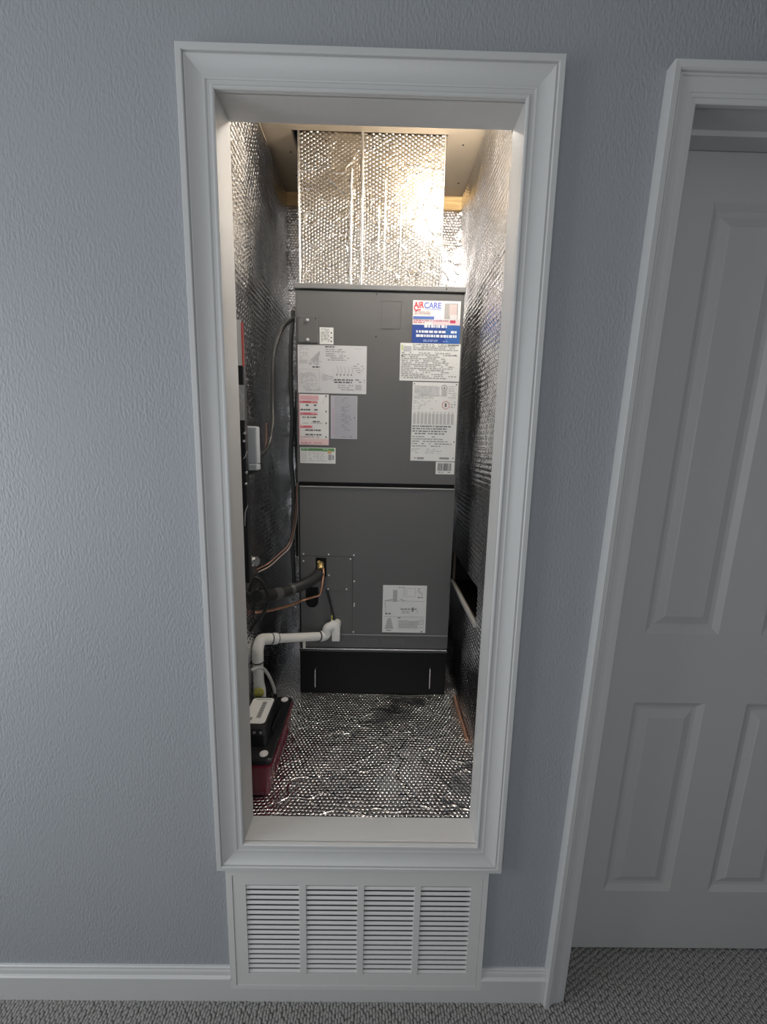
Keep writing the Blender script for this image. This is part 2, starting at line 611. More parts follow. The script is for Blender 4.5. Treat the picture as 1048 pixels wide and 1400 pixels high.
# foil on the right wall in four sheets around the cut-out
for k, (a, b, c, d, nu, nv) in enumerate(((.066, HY0, FZ - .02, CTOP - .004, 16, 1090), (HY1, BY, FZ - .02, CTOP - .004, 10, 1090), (HY0, HY1, FZ - .02, HZ0, 20, 230), (HY0, HY1, HZ1, CTOP - .004, 20, 790))):
    sheet(lambda u, v: (RX + .003, u, v), a, b, c, d, nu, nv, .004, 5.1, (-1, 0, 0), .0042).build('foil_lining', M_FOILX, wr)
# inside of the cut-out
mb = MB()
mb.box(RX + .10, RX + .11, HY0 - .02, HY1 + .02, HZ0 - .02, HZ1 + .02)
mb.box(RX + .014, RX + .10, HY0 - .01, HY0, HZ0 - .02, HZ1 + .02)
mb.box(RX + .014, RX + .10, HY1, HY1 + .01, HZ0 - .02, HZ1 + .02)
mb.box(RX + .014, RX + .10, HY0, HY1, HZ1, HZ1 + .01)
mb.box(RX + .014, RX + .10, HY0, HY1, HZ0 - .01, HZ0)
mb.build('cutout_recess', M_CABD, wr, 'dark recess behind the cut-out')
MB().bbox(RX - .007, RX + .006, HY0 - .002, HY1 * .62 + HY0 * .38, HZ0 - .006, HZ0 + .007, .001, 1).build('cutout_flange', plain('flange_grey', (.5, .5, .49), .4), wr, 'pale grey metal flange')
MB().bbox(RX - .006, RX + .006, HY1 * .60 + HY0 * .40, HY1, HZ0 - .007, HZ0 + .004, .001, 1).build('cutout_flange', plain('flange_grey', (.5, .5, .49), .4), wr)
wb = closet_wall('wall_closet_back', 'foil-lined back wall of the closet', [(LX - .05, RX + .05, BY + .004, BY + .05, 0, CTOP)])
sheet(lambda u, v: (u, BY + .002, v), LX, RX, FZ - .02, 2.365, 50, 100, .004, 9.2, (0, -1, 0)).build('foil_lining', M_FOILB, wb)
MB().box(LX + .001, RX - .001, BY - .012, BY + .003, 2.368, CTOP - .001).build('wood_plate', M_WOOD, wb, 'pine board above the foil')
# closet ceiling with the duct hole
DUX0, DUX1, DUY = -0.290, 0.197, 0.700
hole = [(DUX0 - .022, DUX1 + .006, DUY - .006, BY - .02)]
mb = cut_slab(rect_cuts(LX - .05, RX + .05, hole, 0), rect_cuts(.0652, BY + .05, hole, 2), hole, lambda u, v, t: (u, v, t), CTOP, CTOP + .02)
cc = tag(mb.build('ceiling_closet', M_TAN), 'tan board ceiling of the closet around the duct', 'ceiling', kind='structure')
MB().box(LX - .05, RX + .05, .07, BY + .05, CTOP + .20, CTOP + .22).build('attic_board', M_DARK, cc)
for (x, y) in ((.262, .74), (.285, .95), (-.34, .93), (-.335, .80)):
    MB().disc((x, y, CTOP), (0, 0, -1), .0035, .001, 8).build('nail_head', M_DARK, cc)
fl = tag(MB().box(LX, RX, .065, BY, FZ - .03, FZ - .0035).build('floor_closet', M_TAN), 'foil-covered raised floor of the closet', 'floor', kind='structure')
sheet(lambda u, v: (u, v, FZ - .003), LX + .001, RX - .001, .066, BY - .003, 110, 130, .0032, 3.7, (0, 0, 1)).build('foil_lining', M_FOILF, fl)
MB().box(LX, RX, .067, .0685, 0, FZ - .03).build('return_cavity', M_DARK, fl).hide_render = False
bpy.data.objects.remove(bpy.data.objects['return_cavity'])
# side boards of the return-air space behind the grille
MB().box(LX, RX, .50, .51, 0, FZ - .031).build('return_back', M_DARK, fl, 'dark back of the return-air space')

# jamb lining of the closet opening
tj = thing('trim_1', 'white painted jamb boards lining the closet opening', 'jamb', (0, 0, CZ0), kind='structure')
J = .067
MB().box(CX0 - .012, CX0, -.001, J, CZ0 - .012, CZ1 + .012).build('jamb_board', M_TRIM, tj)
MB().box(CX1, CX1 + .012, -.001, J, CZ0 - .012, CZ1 + .012).build('jamb_board', M_TRIM, tj)
MB().box(CX0, CX1, -.001, J, CZ1, CZ1 + .012).build('head_board', M_TRIM, tj)
MB().box(CX0, CX1, -.001, J, CZ0 - .012, CZ0).build('sill_board', M_TRIM, tj)
adopt(tj)
# casing round the closet opening
PROF = [(0, 0), (0, .0095), (.0015, .011), (.0045, .0115), (.0062, .0105), (.0068, .0088), (.0085, .0085), (.0145, .0090), (.0150, .0102),
        (.0170, .0108), (.0200, .0106), *[(.0200 + .0255 * k / 12, .0106 + .0094 * (k / 12) ** 1.8) for k in range(1, 13)], (.0462, .0176), (.0488, .0176), (.0495, .0212),
        (.0510, .0225), (.0600, .0225), (.0610, .0215), (.061, 0)]
tc_ = thing('trim_2', 'white moulded casing around the closet opening', 'casing', (0, 0, CZ0 - .061), kind='structure')
casing_piece((CX0, CZ0), (CX0, CZ1), (-1, 0), PROF, 1, 1).build('side_casing', M_TRIM, tc_)
casing_piece((CX1, CZ0), (CX1, CZ1), (1, 0), PROF, 1, 1).build('side_casing', M_TRIM, tc_)
casing_piece((CX0, CZ1), (CX1, CZ1), (0, 1), PROF, 1, 1).build('head_casing', M_TRIM, tc_)
casing_piece((CX0, CZ0), (CX1, CZ0), (0, -1), PROF, 1, 1).build('sill_casing', M_TRIM, tc_)
adopt(tc_)

# door casing, jamb and stop
DPROF = [(0, 0), (0, .0080), (.002, .0092), (.008, .0096), (.009, .0112), (.015, .0116), (.0155, .0126), (.020, .0128), (.028, .0138), (.036, .0160), (.0375, .0190), (.040, .0190),
         (.0412, .0175), (.042, .0215), (.0445, .0240), (.055, .0250), (.056, .0245), (.056, 0)]
td = thing('trim_3', 'white moulded casing around the panel door', 'casing', (DX0, 0, 0), kind='structure')
casing_piece((DX0, 0), (DX0, 2.024), (-1, 0), DPROF, 0, 1, door_shear).build('side_casing', M_TRIM, td)
casing_piece((DX0, 2.024), (DX1, 2.024), (0, 1), DPROF, 1, 1, door_shear).build('head_casing', M_TRIM, td)
casing_piece((DX1, 0), (DX1, 2.024), (1, 0), DPROF, 0, 1, door_shear).build('side_casing', M_TRIM, td)
adopt(td)


def sheared_box(x0, x1, y0, y1, z0, z1, k=KD):
    mb = MB().box(x0, x1, y0, y1, z0, z1)
    mb.v = [(x + k * z, y, z) for x, y, z in mb.v]
    return mb


tk = thing('trim_4', 'white door jamb with stop strip, framing the panel door', 'jamb', (DX0, 0, 0), kind='structure')
sheared_box(DX0 - .018, DX0 + .004, .0, .142, 0, 2.045).build('jamb_board', M_TRIM, tk)
sheared_box(DX1 - .004, DX1 + .018, .0, .142, 0, 2.045).build('jamb_board', M_TRIM, tk)
sheared_box(DX0 + .004, DX1 - .004, .0, .142, 2.028, 2.045).build('head_board', M_TRIM, tk)
sheared_box(DX0 + .016, DX1 - .016, .058, .098, 2.018, 2.028).build('stop_strip', M_TRIM, tk)
sheared_box(DX0 + .004, DX0 + .016, .058, .098, 0, 2.028).build('stop_strip', M_TRIM, tk)
sheared_box(DX1 - .016, DX1 - .004, .058, .098, 0, 2.028).build('stop_strip', M_TRIM, tk)
adopt(tk)

# four-panel door
KS = 0.028  # door slab sheared too, set to the slant of its image lines
sx = [.515, .638, .822, .928, 1.112, 1.236]
sz = [.014, .205, .777, .962, 1.925, 2.026]
DY = .101


def dl(p):
    return (p[0] + KS * p[2] - .003, p[1], p[2])


hol = [(sx[a], sx[a + 1], sz[b], sz[b + 1]) for a in (1, 3) for b in (1, 3)]
mb = cut_slab(sx, sz, hol, lambda u, v, t: dl((u, t, v)), DY, DY + .034)
door = tag(mb.build('door_1', M_DOOR), 'grey-white four-panel door beside the closet opening', 'door', kind='structure')
for (a, b, c, d) in hol:
    rings = [(0, 0), (.006, .0035), (.014, .0085), (.020, .0095), (.024, .0095), (.042, .0035), (.045, .0020), (.048, .0020)]
    vs, fs = [], []
    for (ins, dep) in rings:
        vs += [dl((a + ins, DY + dep, c + ins)), dl((b - ins, DY + dep, c + ins)), dl((b - ins, DY + dep, d - ins)), dl((a + ins, DY + dep, d - ins))]
    for k in range(len(rings) - 1):
        for q in range(4):
            q2 = (q + 1) % 4
            fs.append((k * 4 + q, k * 4 + q2, k * 4 + 4 + q2, k * 4 + 4 + q))
    o = (len(rings) - 1) * 4
    fs.append((o, o + 1, o + 2, o + 3))
    m2 = MB()
    m2.add(vs, fs)
    m2.add([dl((a, DY + .03, c)), dl((b, DY + .03, c)), dl((b, DY + .03, d)), dl((a, DY + .03, d))], [(0, 3, 2, 1)])
    m2.build('door_panel', M_DOOR, door)

# baseboards
BP = [(0, 0), (.013, 0), (.013, .066), (.0125, .0685), (.0145, .0705), (.0145, .0735), (.0120, .0755), (.0095, .0785), (.0085, .088), (.0065, .0925), (.0065, .0965), (.004, .098), (0, .098)]


def baseboard(name, x0, x1, prof, label, shear_end=0):
    vs = [(x0, -t, z) for t, z in prof] + [(x1 + shear_end * z, -t, z) for t, z in prof]
    n = len(prof)
    mb = MB()
    mb.add(vs, [(i, (i + 1) % n, n + (i + 1) % n, n + i) for i in range(n)] + [tuple(range(n)), tuple(range(2 * n - 1, n - 1, -1))])
    return tag(mb.build(name, M_TRIM), label, 'baseboard', kind='structure')


baseboard('baseboard_left', RX0, GX0, BP, 'white moulded baseboard left of the grille')
baseboard('baseboard_right', GX1, DX0 - .0565, BP, 'short white moulded baseboard between grille and door casing', KD)
baseboard('baseboard_middle', GX0, GX1, [(0, 0), (.013, 0), (.013, .0405), (0, .0405)], 'low white baseboard strip under the grille')

# ------------------------------------------------------------------ return air grille
gr = thing('return_air_grille', 'white louvred return air grille under the closet opening', 'grille', (0, 0, GZ0))
hole = [(GX0 + .015, GX1 - .0125, GZ0 + .0125, GZ1 - .020)]
cut_slab(rect_cuts(GX0, GX1, hole, 0), rect_cuts(GZ0, GZ1, hole, 2), hole, lambda u, v, t: (u, t, v), -.013, -.0005).build('outer_frame', M_GRILLE, gr)
ix0, ix1, iz0, iz1 = -.3035, .243, .0885, .354
fx0, fx1, fz0, fz1 = GX0 + .0157, GX1 - .0132, GZ0 + .0132, GZ1 - .0207
hole = [(ix0, ix1, iz0, iz1)]
cut_slab(rect_cuts(fx0, fx1, hole, 0), rect_cuts(fz0, fz1, hole, 2), hole, lambda u, v, t: (u, t, v), -.0115, .004).build('face_frame', M_GRILLE, gr)
divs = [(-.1752, -.1578), (-.0336, -.0168), (.1050, .1210)]
for a, b in divs:
    MB().bbox(a, b, -.0115, .004, iz0, iz1, .0008, 1).build('divider', M_GRILLE, gr)
spans = [ix0] + [v for d in divs for v in d] + [ix1]
NS = 18
pitch = (iz1 - iz0) / NS
for c in range(4):
    a, b = spans[2 * c], spans[2 * c + 1]
    me = None
    for k in range(NS):
        zc = iz1 - (k + .5) * pitch
        if me is None:
            mb = MB()
            # blade: outer edge low towards the room, inner edge high, with a rolled lip
            sec = [(-.0100, -.0060), (-.0100, -.0038), (-.0094, -.0034), (-.0070, .0004), (-.0062, .0004), (-.0084, -.0042), (-.0088, -.0060)]
            n = len(sec)
            vs = [(a, y, z) for y, z in sec] + [(b, y, z) for y, z in sec]
            mb.add(vs, [(i, (i + 1) % n, n + (i + 1) % n, n + i) for i in range(n)] + [tuple(range(n)), tuple(range(2 * n - 1, n - 1, -1))])
            s = mb.build('slat', M_GRILLE, gr)
            me = s.data
        else:
            s = bpy.data.objects.new('slat', me)
            COL.objects.link(s)
            s.parent = gr
        s.location = (0, 0, zc)
for ch in list(COL.objects):
    if ch.parent is gr:
        ch.matrix_parent_inverse = Matrix.Translation(gr.location).inverted()

# ------------------------------------------------------------------ filter base under the unit
fb = thing('filter_base', 'black metal filter base with two handles under the air handler', 'base', (0, .83, FZ))
MB().bbox(-.294, .2735, UY + .004, 1.03, FZ, .6195, .0015, 1).build('body', M_BLACK, fb)
for x in (-.2325, .2100):
    zl, zh = (.4690, .549) if x < 0 else (.4700, .5580)
    MB().tube(smooth_path([(x, UY + .003, zl), (x, UY - .012, zl + .004), (x, UY - .016, zl + .016), (x, UY - .016, zh - .018), (x, UY - .013, zh - .006), (x + .003, UY + .003, zh)], 5), .0026, 8).build('handle', M_STEEL, fb, 'bright steel bar handle')
adopt(fb)

# ------------------------------------------------------------------ air handler
ah = thing('air_handler', 'tall grey air handler cabinet covered with stickers inside the closet', 'air handler', (0, .83, .62))
MB().box(-.291, .2715, UY + .006, 1.03, .6205, 1.913).build('cabinet_body', M_CABD, ah)
mb = MB()
mb.box(-.2945, -.2915, UY + .001, 1.03, .635, 1.914)
mb.box(.2720, .2745, UY + .001, 1.03, .635, 1.914)
mb.build('side_skin', M_CAB, ah)
MB().bbox(-.2985, .2785, UY - .006, 1.035, 1.9165, 1.9330, .0015, 1).build('top_cap', plain('cabinet_cap_grey', (.19, .19, .19), .4), ah)
MB().bbox(-.2925, .2735, UY - .001, UY + .005, 1.2690, 1.9120, .0015, 1).build('upper_panel', M_CAB, ah)
# lower panel is L-shaped round the connection panel
CPX, CPZ = -.0935, .9935
mb = MB()
LT, LB = 1.2500, .6885
y0, y1 = UY - .001, UY + .005
poly = [(-.287, LT), (.2715, LT), (.2715, LB), (CPX + .0012, LB), (CPX + .0012, CPZ + .0012), (-.287, CPZ + .0012)]
n = len(poly)
vs = [(x, y0, z) for x, z in poly] + [(x, y1, z) for x, z in poly]
mb.add(vs, [tuple(range(n)), tuple(range(2 * n - 1, n - 1, -1))] + [(i, (i + 1) % n, n + (i + 1) % n, n + i) for i in range(n)])
mb.build('lower_panel', M_CAB, ah)
MB().bbox(-.2875, .2725, UY - .004, UY + .004, 1.2505, 1.2545, .001, 1).build('panel_lip', plain('cabinet_lip_grey', (.30, .30, .30), .35), ah)


def filled_plate(outer, hole_list, yf, thick):
    cu = bpy.data.curves.new('plate', 'CURVE')
    cu.dimensions = '2D'
    cu.fill_mode = 'BOTH'
    cu.extrude = thick / 2
    for pts in [outer] + hole_list:
        s = cu.splines.new('POLY')
        s.points.add(len(pts) - 1)
        for p, q in zip(s.points, pts):
            p.co = (q[0], q[1], 0, 1)
        s.use_cyclic_u = True
    ob = bpy.data.objects.new('plate', cu)
    COL.objects.link(ob)
    dg = bpy.context.evaluated_depsgraph_get()
    me = bpy.data.meshes.new_from_object(ob.evaluated_get(dg))
    bpy.data.objects.remove(ob)
    mb = MB()
    mb.add([(v.co.x, yf + thick / 2 - v.co.z, v.co.y) for v in me.vertices], [tuple(p.vertices) for p in me.polygons])
    bpy.data.meshes.remove(me)
    return mb


slot = [(-.2690, .874), (-.2210, .874)] + [(-.245 + .024 * math.cos(a), .817 + .024 * math.sin(a)) for a in [-math.pi * k / 10 for k in range(11)]]
sq = [(-.2305, .9880), (-.1910, .9880), (-.1910, .9140), (-.2305, .9140)]
filled_plate([(-.2865, CPZ), (CPX, CPZ), (CPX, LB), (-.2865, LB)], [slot, sq], UY - .0012, .004).build('connection_panel', M_CAB, ah)
MB().bbox(-.1885, -.0955, UY - .0030, UY - .0012, .8645, .9915, .0005, 1).build('access_plate', M_CAB, ah)
MB().bbox(-.2865, .2725, UY - .003, UY + .004, .6340, .6860, .001, 1).build('drain_band', plain('cabinet_band_grey', (.10, .10, .10), .4), ah)
MB().bbox(-.2865, .2725, UY - .005, UY + .002, .6862, .6882, .0004, 1).build('band_rib', plain('cabinet_lip_grey', (.30, .30, .30), .35), ah)
MB().bbox(-.2930, .2710, UY - .012, UY + .004, .6290, .6330, .0012, 1).build('base_rail', M_STEEL, ah, 'bright metal edge rail')
MB().bbox(-.2940, .2740, UY - .010, UY + .004, .6200, .6270, .0012, 1).build('base_rail', plain('rail_dark', (.06, .06, .06), .3), ah)
# embossed characters on the band
v, f = text_mesh('1EDEB  EOIVEB', .030, -.0007, .0003)
mb = MB()
mb.add([(-.070 + p.x * .90, UY - .0033 - p.z, .6500 + p.y) for p in v], f)
mb.build('embossed_text', plain('emboss_grey', (.15, .15, .15), .35), ah)
# stamped knock-out in the upper panel
mb = MB()
for (a, b, c, d) in ((-.005, .062, 1.8835, 1.8850), (-.004, .0625, 1.7955, 1.7970), (-.005, -.0035, 1.797, 1.8835), (.0615, .063, 1.797, 1.8835)):
    mb.box(a, b, UY - .0016, UY - .0008, c, d)
mb.build('knockout_outline', plain('cabinet_knock', (.075, .075, .075), .45), ah)
# control cover plate
cp = MB().bbox(-.2845, -.2185, UY - .0055, UY - .001, 1.7440, 1.8300, .001, 1).build('cover_plate', M_CAB, ah)
for z in (1.8160, 1.7535):
    MB().disc((-.2525, UY - .0055, z), (0, -1, 0), .0052, .005, 12).build('screw', M_ZINC, cp)
for (x, z) in ((-.279, 1.823), (-.2255, 1.822)):
    MB().disc((x, UY - .0055, z), (0, -1, 0), .0018, .001, 8).build('hole_plug', M_DARK, cp)
sc_me = None
for (x, z) in ((-.2751, 1.002), (-.182, 1.0015), (-.0890, 1.001), (-.2754, .9747), (-.1807, .9224), (-.1842, .8680), (-.1147, .8690), (-.0865, .9001),
               (-.0856, .8112), (-.0880, .6979), (-.1014, .9860), (-.0860, .8030)):
    if sc_me is None:
        s = MB().disc((0, 0, 0), (0, -1, 0), .0033, .0034, 10).build('screw', M_ZINC, ah)
        sc_me = s.data
    else:
        s = bpy.data.objects.new('screw', sc_me)
        COL.objects.link(s)
        s.parent = ah
    s.location = (x, UY - (.0030 if -.188 < x < -.096 and .864 < z < .992 else .0012), z)
for (x, z) in ((-.0215, 1.9055), (-.0215, 1.7700), (.2120, 1.9250)):
    MB().disc((x, UY - (.006 if z > 1.92 else .001), z), (0, -1, 0), .0022, .001, 8).build('rivet', M_DARK, ah)

# --- stickers -----------------------------------------------------
DK, GY, LG = (.06, .06, .06), (.32, .32, .32), (.50, .50, .50)


def quad(mb, x0, x1, z0, z1, y, col):
    y -= .00002 * (len(mb.f) % 23)
    mb.add([(x0, y, z0), (x1, y, z0), (x1, y, z1), (x0, y, z1)], [(0, 1, 2, 3)], pmat(col))


def words(mb, x0, x1, z0, z1, n, col, seed, fill=.8, y=0, hfrac=.55, ragged=.3):
    """n lines of tiny illegible print as separate word marks"""
    r = random.Random(seed)
    st = (z1 - z0) / n
    for i in range(n):
        zt = z1 - i * st
        x = x0
        end = x1 - (x1 - x0) * r.random() * ragged
        while x < end:
            wl_ = r.uniform(.004, .014)
            if r.random() < fill:
                e = min(x + wl_, end)
                quad(mb, x, e, zt - st * hfrac, zt, y, col)
            x += wl_ + r.uniform(.0012, .004)


def outline(mb, x0, x1, z0, z1, y, col, t=.0008):
    quad(mb, x0, x1, z0, z0 + t, y, col)
    quad(mb, x0, x1, z1 - t, z1, y, col)
    quad(mb, x0, x0 + t, z0, z1, y, col)
    quad(mb, x1 - t, x1, z0, z1, y, col)


def sticker(x0, x1, z0, z1, mat, label, yoff=0.0):
    yf = UY - .001 - yoff
    st = MB().box(x0, x1, yf - .0007, yf, z0, z1).build('sticker', mat, ah, label)
    return st, yf - .0010, MB()


def put_text(mb, body, x0, x1, zb, h, y, col, bold=0.0, slant=0.0):
    v, f = text_mesh(body, 1.0, bold)
    mx = max(p.x for p in v)
    mn = min(p.x for p in v)
    my = max(p.y for p in v)
    mb.add([(x0 + (p.x - mn) / (mx - mn) * (x1 - x0) + slant * p.y * h, y, zb + p.y / my * h) for p in v], f, pmat(col))


# company sticker
s, y, mb = sticker(.1018, .2630, 1.8118, 1.8890, M_LABEL, 'white company sticker reading AIRCARE in red and blue')
quad(mb, .165, .200, 1.8130, 1.8885, y, (.72, .70, .80))
quad(mb, .170, .262, 1.8125, 1.8260, y - .0001, (.78, .60, .62))
put_text(mb, 'AIR', .1045, .1390, 1.8655, .0195, y - .0002, (.62, .04, .07), .03)
put_text(mb, 'CARE', .1395, .1965, 1.8655, .0180, y - .0002, (.10, .16, .55), .02)
for k in range(9):
    a = math.pi * (0.75 + k * .095)
    quad(mb, .1135 + .009 * math.cos(a), .1170 + .009 * math.cos(a), 1.8640 + .009 * math.sin(a), 1.8675 + .009 * math.sin(a), y - .0002, (.62, .04, .07))
quad(mb, .1150, .1290, 1.8575, 1.8610, y - .0002, (.62, .04, .07))
quad(mb, .1400, .1960, 1.8612, 1.8628, y - .0002, (.35, .50, .80))
words(mb, .107, .165, 1.8440, 1.8545, 2, (.60, .42, .42), 3, y=y - .0002, ragged=.1)
quad(mb, .1035, .1740, 1.8300, 1.8385, y - .0001, (.09, .17, .48))
words(mb, .107, .171, 1.8315, 1.8385, 1, (.70, .74, .85), 5, y=y - .0003, ragged=.05)
words(mb, .1045, .145, 1.8150, 1.8270, 2, (.55, .15, .22), 7, y=y - .0002, ragged=.1)
words(mb, .145, .228, 1.8200, 1.8270, 1, (.55, .25, .30), 8, y=y - .0002, ragged=.1)
quad(mb, .2290, .2475, 1.8190, 1.8275, y - .0002, (.60, .05, .12))
quad(mb, .2000, .2570, 1.8285, 1.8830, y - .0001, (.86, .85, .83))
quad(mb, .2085, .2545, 1.8310, 1.8815, y - .0002, (.40, .38, .37))
quad(mb, .2250, .2500, 1.8420, 1.8780, y - .0003, (.62, .52, .50))
quad(mb, .2280, .2520, 1.8310, 1.8450, y - .0004, (.68, .66, .66))
mb.build('printing', None, s)['kind'] = 'stuff'
# blue sticker
s, y, mb = sticker(.1012, .2640, 1.7525, 1.8116, plain('label_blue', (.022, .065, .30), .4), 'dark blue sticker with white lettering', .0)
quad(mb, .215, .2638, 1.7527, 1.8114, y, (.03, .12, .40))
r1 = (.82, .84, .88)
words(mb, .142, .222, 1.7945, 1.8115, 1, r1, 21, .95, y - .0002, .50, .0)
words(mb, .115, .253, 1.7835, 1.7935, 1, r1, 22, .95, y - .0002, .75, .0)
words(mb, .115, .253, 1.7700, 1.7805, 1, r1, 23, .97, y - .0002, .80, .0)
words(mb, .140, .226, 1.7560, 1.7640, 2, (.35, .45, .75), 24, .9, y - .0002, .6, .1)
mb.build('printing', None, s)['kind'] = 'stuff'
# white instruction sheet
s, y, mb = sticker(.0625, .2690, 1.6280, 1.7520, M_LABEL, 'wide white instruction sheet with dense small print')
quad(mb, .0665, .0720, 1.7280, 1.7460, y, (.55, .62, .25))
quad(mb, .0740, .1010, 1.7240, 1.7420, y, (.50, .50, .52))
words(mb, .106, .264, 1.7270, 1.7495, 4, GY, 31, .85, y, .5, .2)
words(mb, .068, .262, 1.6330, 1.7220, 14, GY, 33, .85, y, .5, .25)
words(mb, .224, .264, 1.7445, 1.7495, 1, DK, 34, .95, y, .6, .1)
quad(mb, .067, .071, 1.7080, 1.7120, y - .0002, DK)
quad(mb, .250, .254, 1.7130, 1.7165, y - .0002, DK)
mb.build('printing', None, s)['kind'] = 'stuff'
# tall data plate
s, y, mb = sticker(.1090, .2682, 1.3530, 1.6245, M_LABEL, 'tall white rating plate with table and red hexagon mark')
for (x, z) in ((.1150, 1.6180), (.2610, 1.6180), (.1250, 1.3630), (.2610, 1.3640), (.2620, 1.4215)):
    quad(mb, x - .002, x + .002, z - .002, z + .002, y - .0003, DK)
quad(mb, .1150, .1330, 1.5900, 1.6120, y, (.62, .62, .62))
quad(mb, .1380, .2020, 1.5780, 1.6100, y, (.60, .60, .60))
words(mb, .115, .205, 1.5660, 1.6120, 8, LG, 41, .8, y - .0002, .4, .3)
for k in range(14):
    a = 2 * math.pi * k / 14
    quad(mb, .2195 + .0095 * math.cos(a) - .002, .2195 + .0095 * math.cos(a) + .002, 1.6060 + .0095 * math.sin(a) - .002, 1.6060 + .0095 * math.sin(a) + .002, y, (.42, .42, .42))
quad(mb, .2105, .2290, 1.5800, 1.6050, y, (.50, .50, .50))
quad(mb, .2170, .2220, 1.6050, 1.6090, y - .0002, DK)
words(mb, .234, .262, 1.5680, 1.6130, 6, LG, 42, .7, y, .4, .3)
words(mb, .114, .200, 1.5290, 1.5620, 5, LG, 43, .6, y, .35, .6)
# red ring symbol
hexo = [(.2270 + .0150 * math.cos(math.pi / 6 + k * math.pi / 3), 1.5480 + .0150 * math.sin(math.pi / 6 + k * math.pi / 3)) for k in range(6)]
hexi = [(.2270 + .0128 * math.cos(math.pi / 6 + k * math.pi / 3), 1.5480 + .0128 * math.sin(math.pi / 6 + k * math.pi / 3)) for k in range(6)]
mb.add([(x, y - .0002, z) for x, z in hexo + hexi], [(k, (k + 1) % 6, 6 + (k + 1) % 6, 6 + k) for k in range(6)], pmat((.55, .16, .16)))
quad(mb, .2235, .2300, 1.5420, 1.5540, y - .0002, (.16, .12, .12))
words(mb, .245, .262, 1.5350, 1.5600, 3, GY, 44, .8, y, .4, .3)
for k in range(11):
    x = .1140 + k * .0133
    quad(mb, x, x + .0095, 1.4820, 1.5180, y, (.50, .50, .50))
    quad(mb, x + .003, x + .0065, 1.5205, 1.5235, y - .0002, DK if k % 4 == 1 else GY)
words(mb, .113, .258, 1.4420, 1.4760, 4, (.12, .12, .12), 45, .9, y, .42, .25)
words(mb, .113, .258, 1.3990, 1.4400, 5, GY, 46, .85, y, .45, .5)
words(mb, .113, .240, 1.3760, 1.3960, 3, LG, 47, .7, y, .4, .5)
quad(mb, .1320, .1570, 1.3590, 1.3660, y, GY)
quad(mb, .2120, .2470, 1.3595, 1.3670, y, GY)
mb.build('printing', None, s)['kind'] = 'stuff'
# bar code
s, y, mb = sticker(.2010, .2680, 1.3065, 1.3505, M_LABEL, 'small white bar code sticker')
r = random.Random(9)
x = .208
while x < .257:
    wd = r.choice((.0008, .0012, .0020, .0030))
    quad(mb, x, x + wd, 1.3190, 1.3460, y, (.05, .05, .05))
    x += wd + r.choice((.0008, .0012, .0018))
words(mb, .210, .262, 1.3110, 1.3155, 1, GY, 51, .8, y, .8, .1)
mb.build('printing', None, s)['kind'] = 'stuff'
# small white label beside the cover plate
s, y, mb = sticker(-.2128, -.1660, 1.7415, 1.7955, M_LABEL, 'small white label beside the control cover plate')
words(mb, -.208, -.178, 1.7470, 1.7910, 9, GY, 61, .85, y, .5, .2)
for z in (1.7780, 1.7630, 1.7510):
    quad(mb, -.1755, -.1710, z - .0022, z + .0022, y, DK)
mb.build('printing', None, s)['kind'] = 'stuff'
# wiring diagram
s, y, mb = sticker(-.2880, -.0517, 1.5790, 1.7380, M_LABELG, 'large grey-white wiring diagram sheet')
words(mb, -.282, -.252, 1.6750, 1.7330, 9, LG, 71, .7, y, .5, .2)
for k in range(9):
    quad(mb, -.245 + k * .0035, -.212 + (0 if k > 4 else -.004), 1.6880 + k * .0035 - .0013, 1.6880 + k * .0035 + .0013, y, (.42, .42, .42))
words(mb, -.250, -.205, 1.6700, 1.6850, 3, GY, 72, .8, y, .4, .3)
words(mb, -.238, -.212, 1.6620, 1.6680, 1, DK, 73, 1, y, .7, 0)
outline(mb, -.283, -.213, 1.6020, 1.6580, y, (.42, .42, .42))
for k in range(12):
    a = math.pi * k / 11
    quad(mb, -.250 + .026 * math.cos(a) - .0015, -.250 + .026 * math.cos(a) + .0015, 1.6120 + .036 * math.sin(a) - .002, 1.6120 + .036 * math.sin(a) + .002, y - .0002, (.40, .40, .40))
words(mb, -.280, -.220, 1.6050, 1.6450, 7, LG, 74, .6, y - .0001, .5, .4)
words(mb, -.270, -.205, 1.5850, 1.5980, 2, LG, 75, .8, y, .7, .2)
words(mb, -.195, -.162, 1.7290, 1.7350, 1, DK, 76, 1, y, .6, 0)
words(mb, -.192, -.110, 1.6850, 1.7260, 6, GY, 77, .85, y, .45, .35)
words(mb, -.102, -.065, 1.7250, 1.7300, 1, LG, 78, .8, y, .5, .1)
for k in range(5):
    x = -.155 + k * .0125
    for q in range(8):
        xx = x + .005 * math.sin(q / 7 * math.pi)
        quad(mb, xx, xx + .0012, 1.6420 + q * .0035, 1.6456 + q * .0035, y, (.30, .30, .30))
    quad(mb, x - .001, x + .0035, 1.6400, 1.6430, y, DK)
for q in range(6):
    quad(mb, -.205 + q * .007, -.198 + q * .007, 1.6420 - q * .0020, 1.6432 - q * .0020, y, (.35, .35, .35))
words(mb, -.204, -.160, 1.6200, 1.6380, 4, LG, 79, .7, y, .6, .3)
words(mb, -.098, -.056, 1.6450, 1.6800, 5, GY, 80, .7, y, .4, .4)
words(mb, -.163, -.095, 1.6110, 1.6270, 2, DK, 81, .9, y, .5, .1)
words(mb, -.150, -.095, 1.5870, 1.6080, 3, GY, 82, .9, y, .4, .2)
quad(mb, -.0895, -.0680, 1.5920, 1.6100, y, (.45, .45, .45))
words(mb, -.090, -.058, 1.6130, 1.6270, 2, DK, 83, .4, y, .4, 0)
mb.build('printing', None, s)['kind'] = 'stuff'
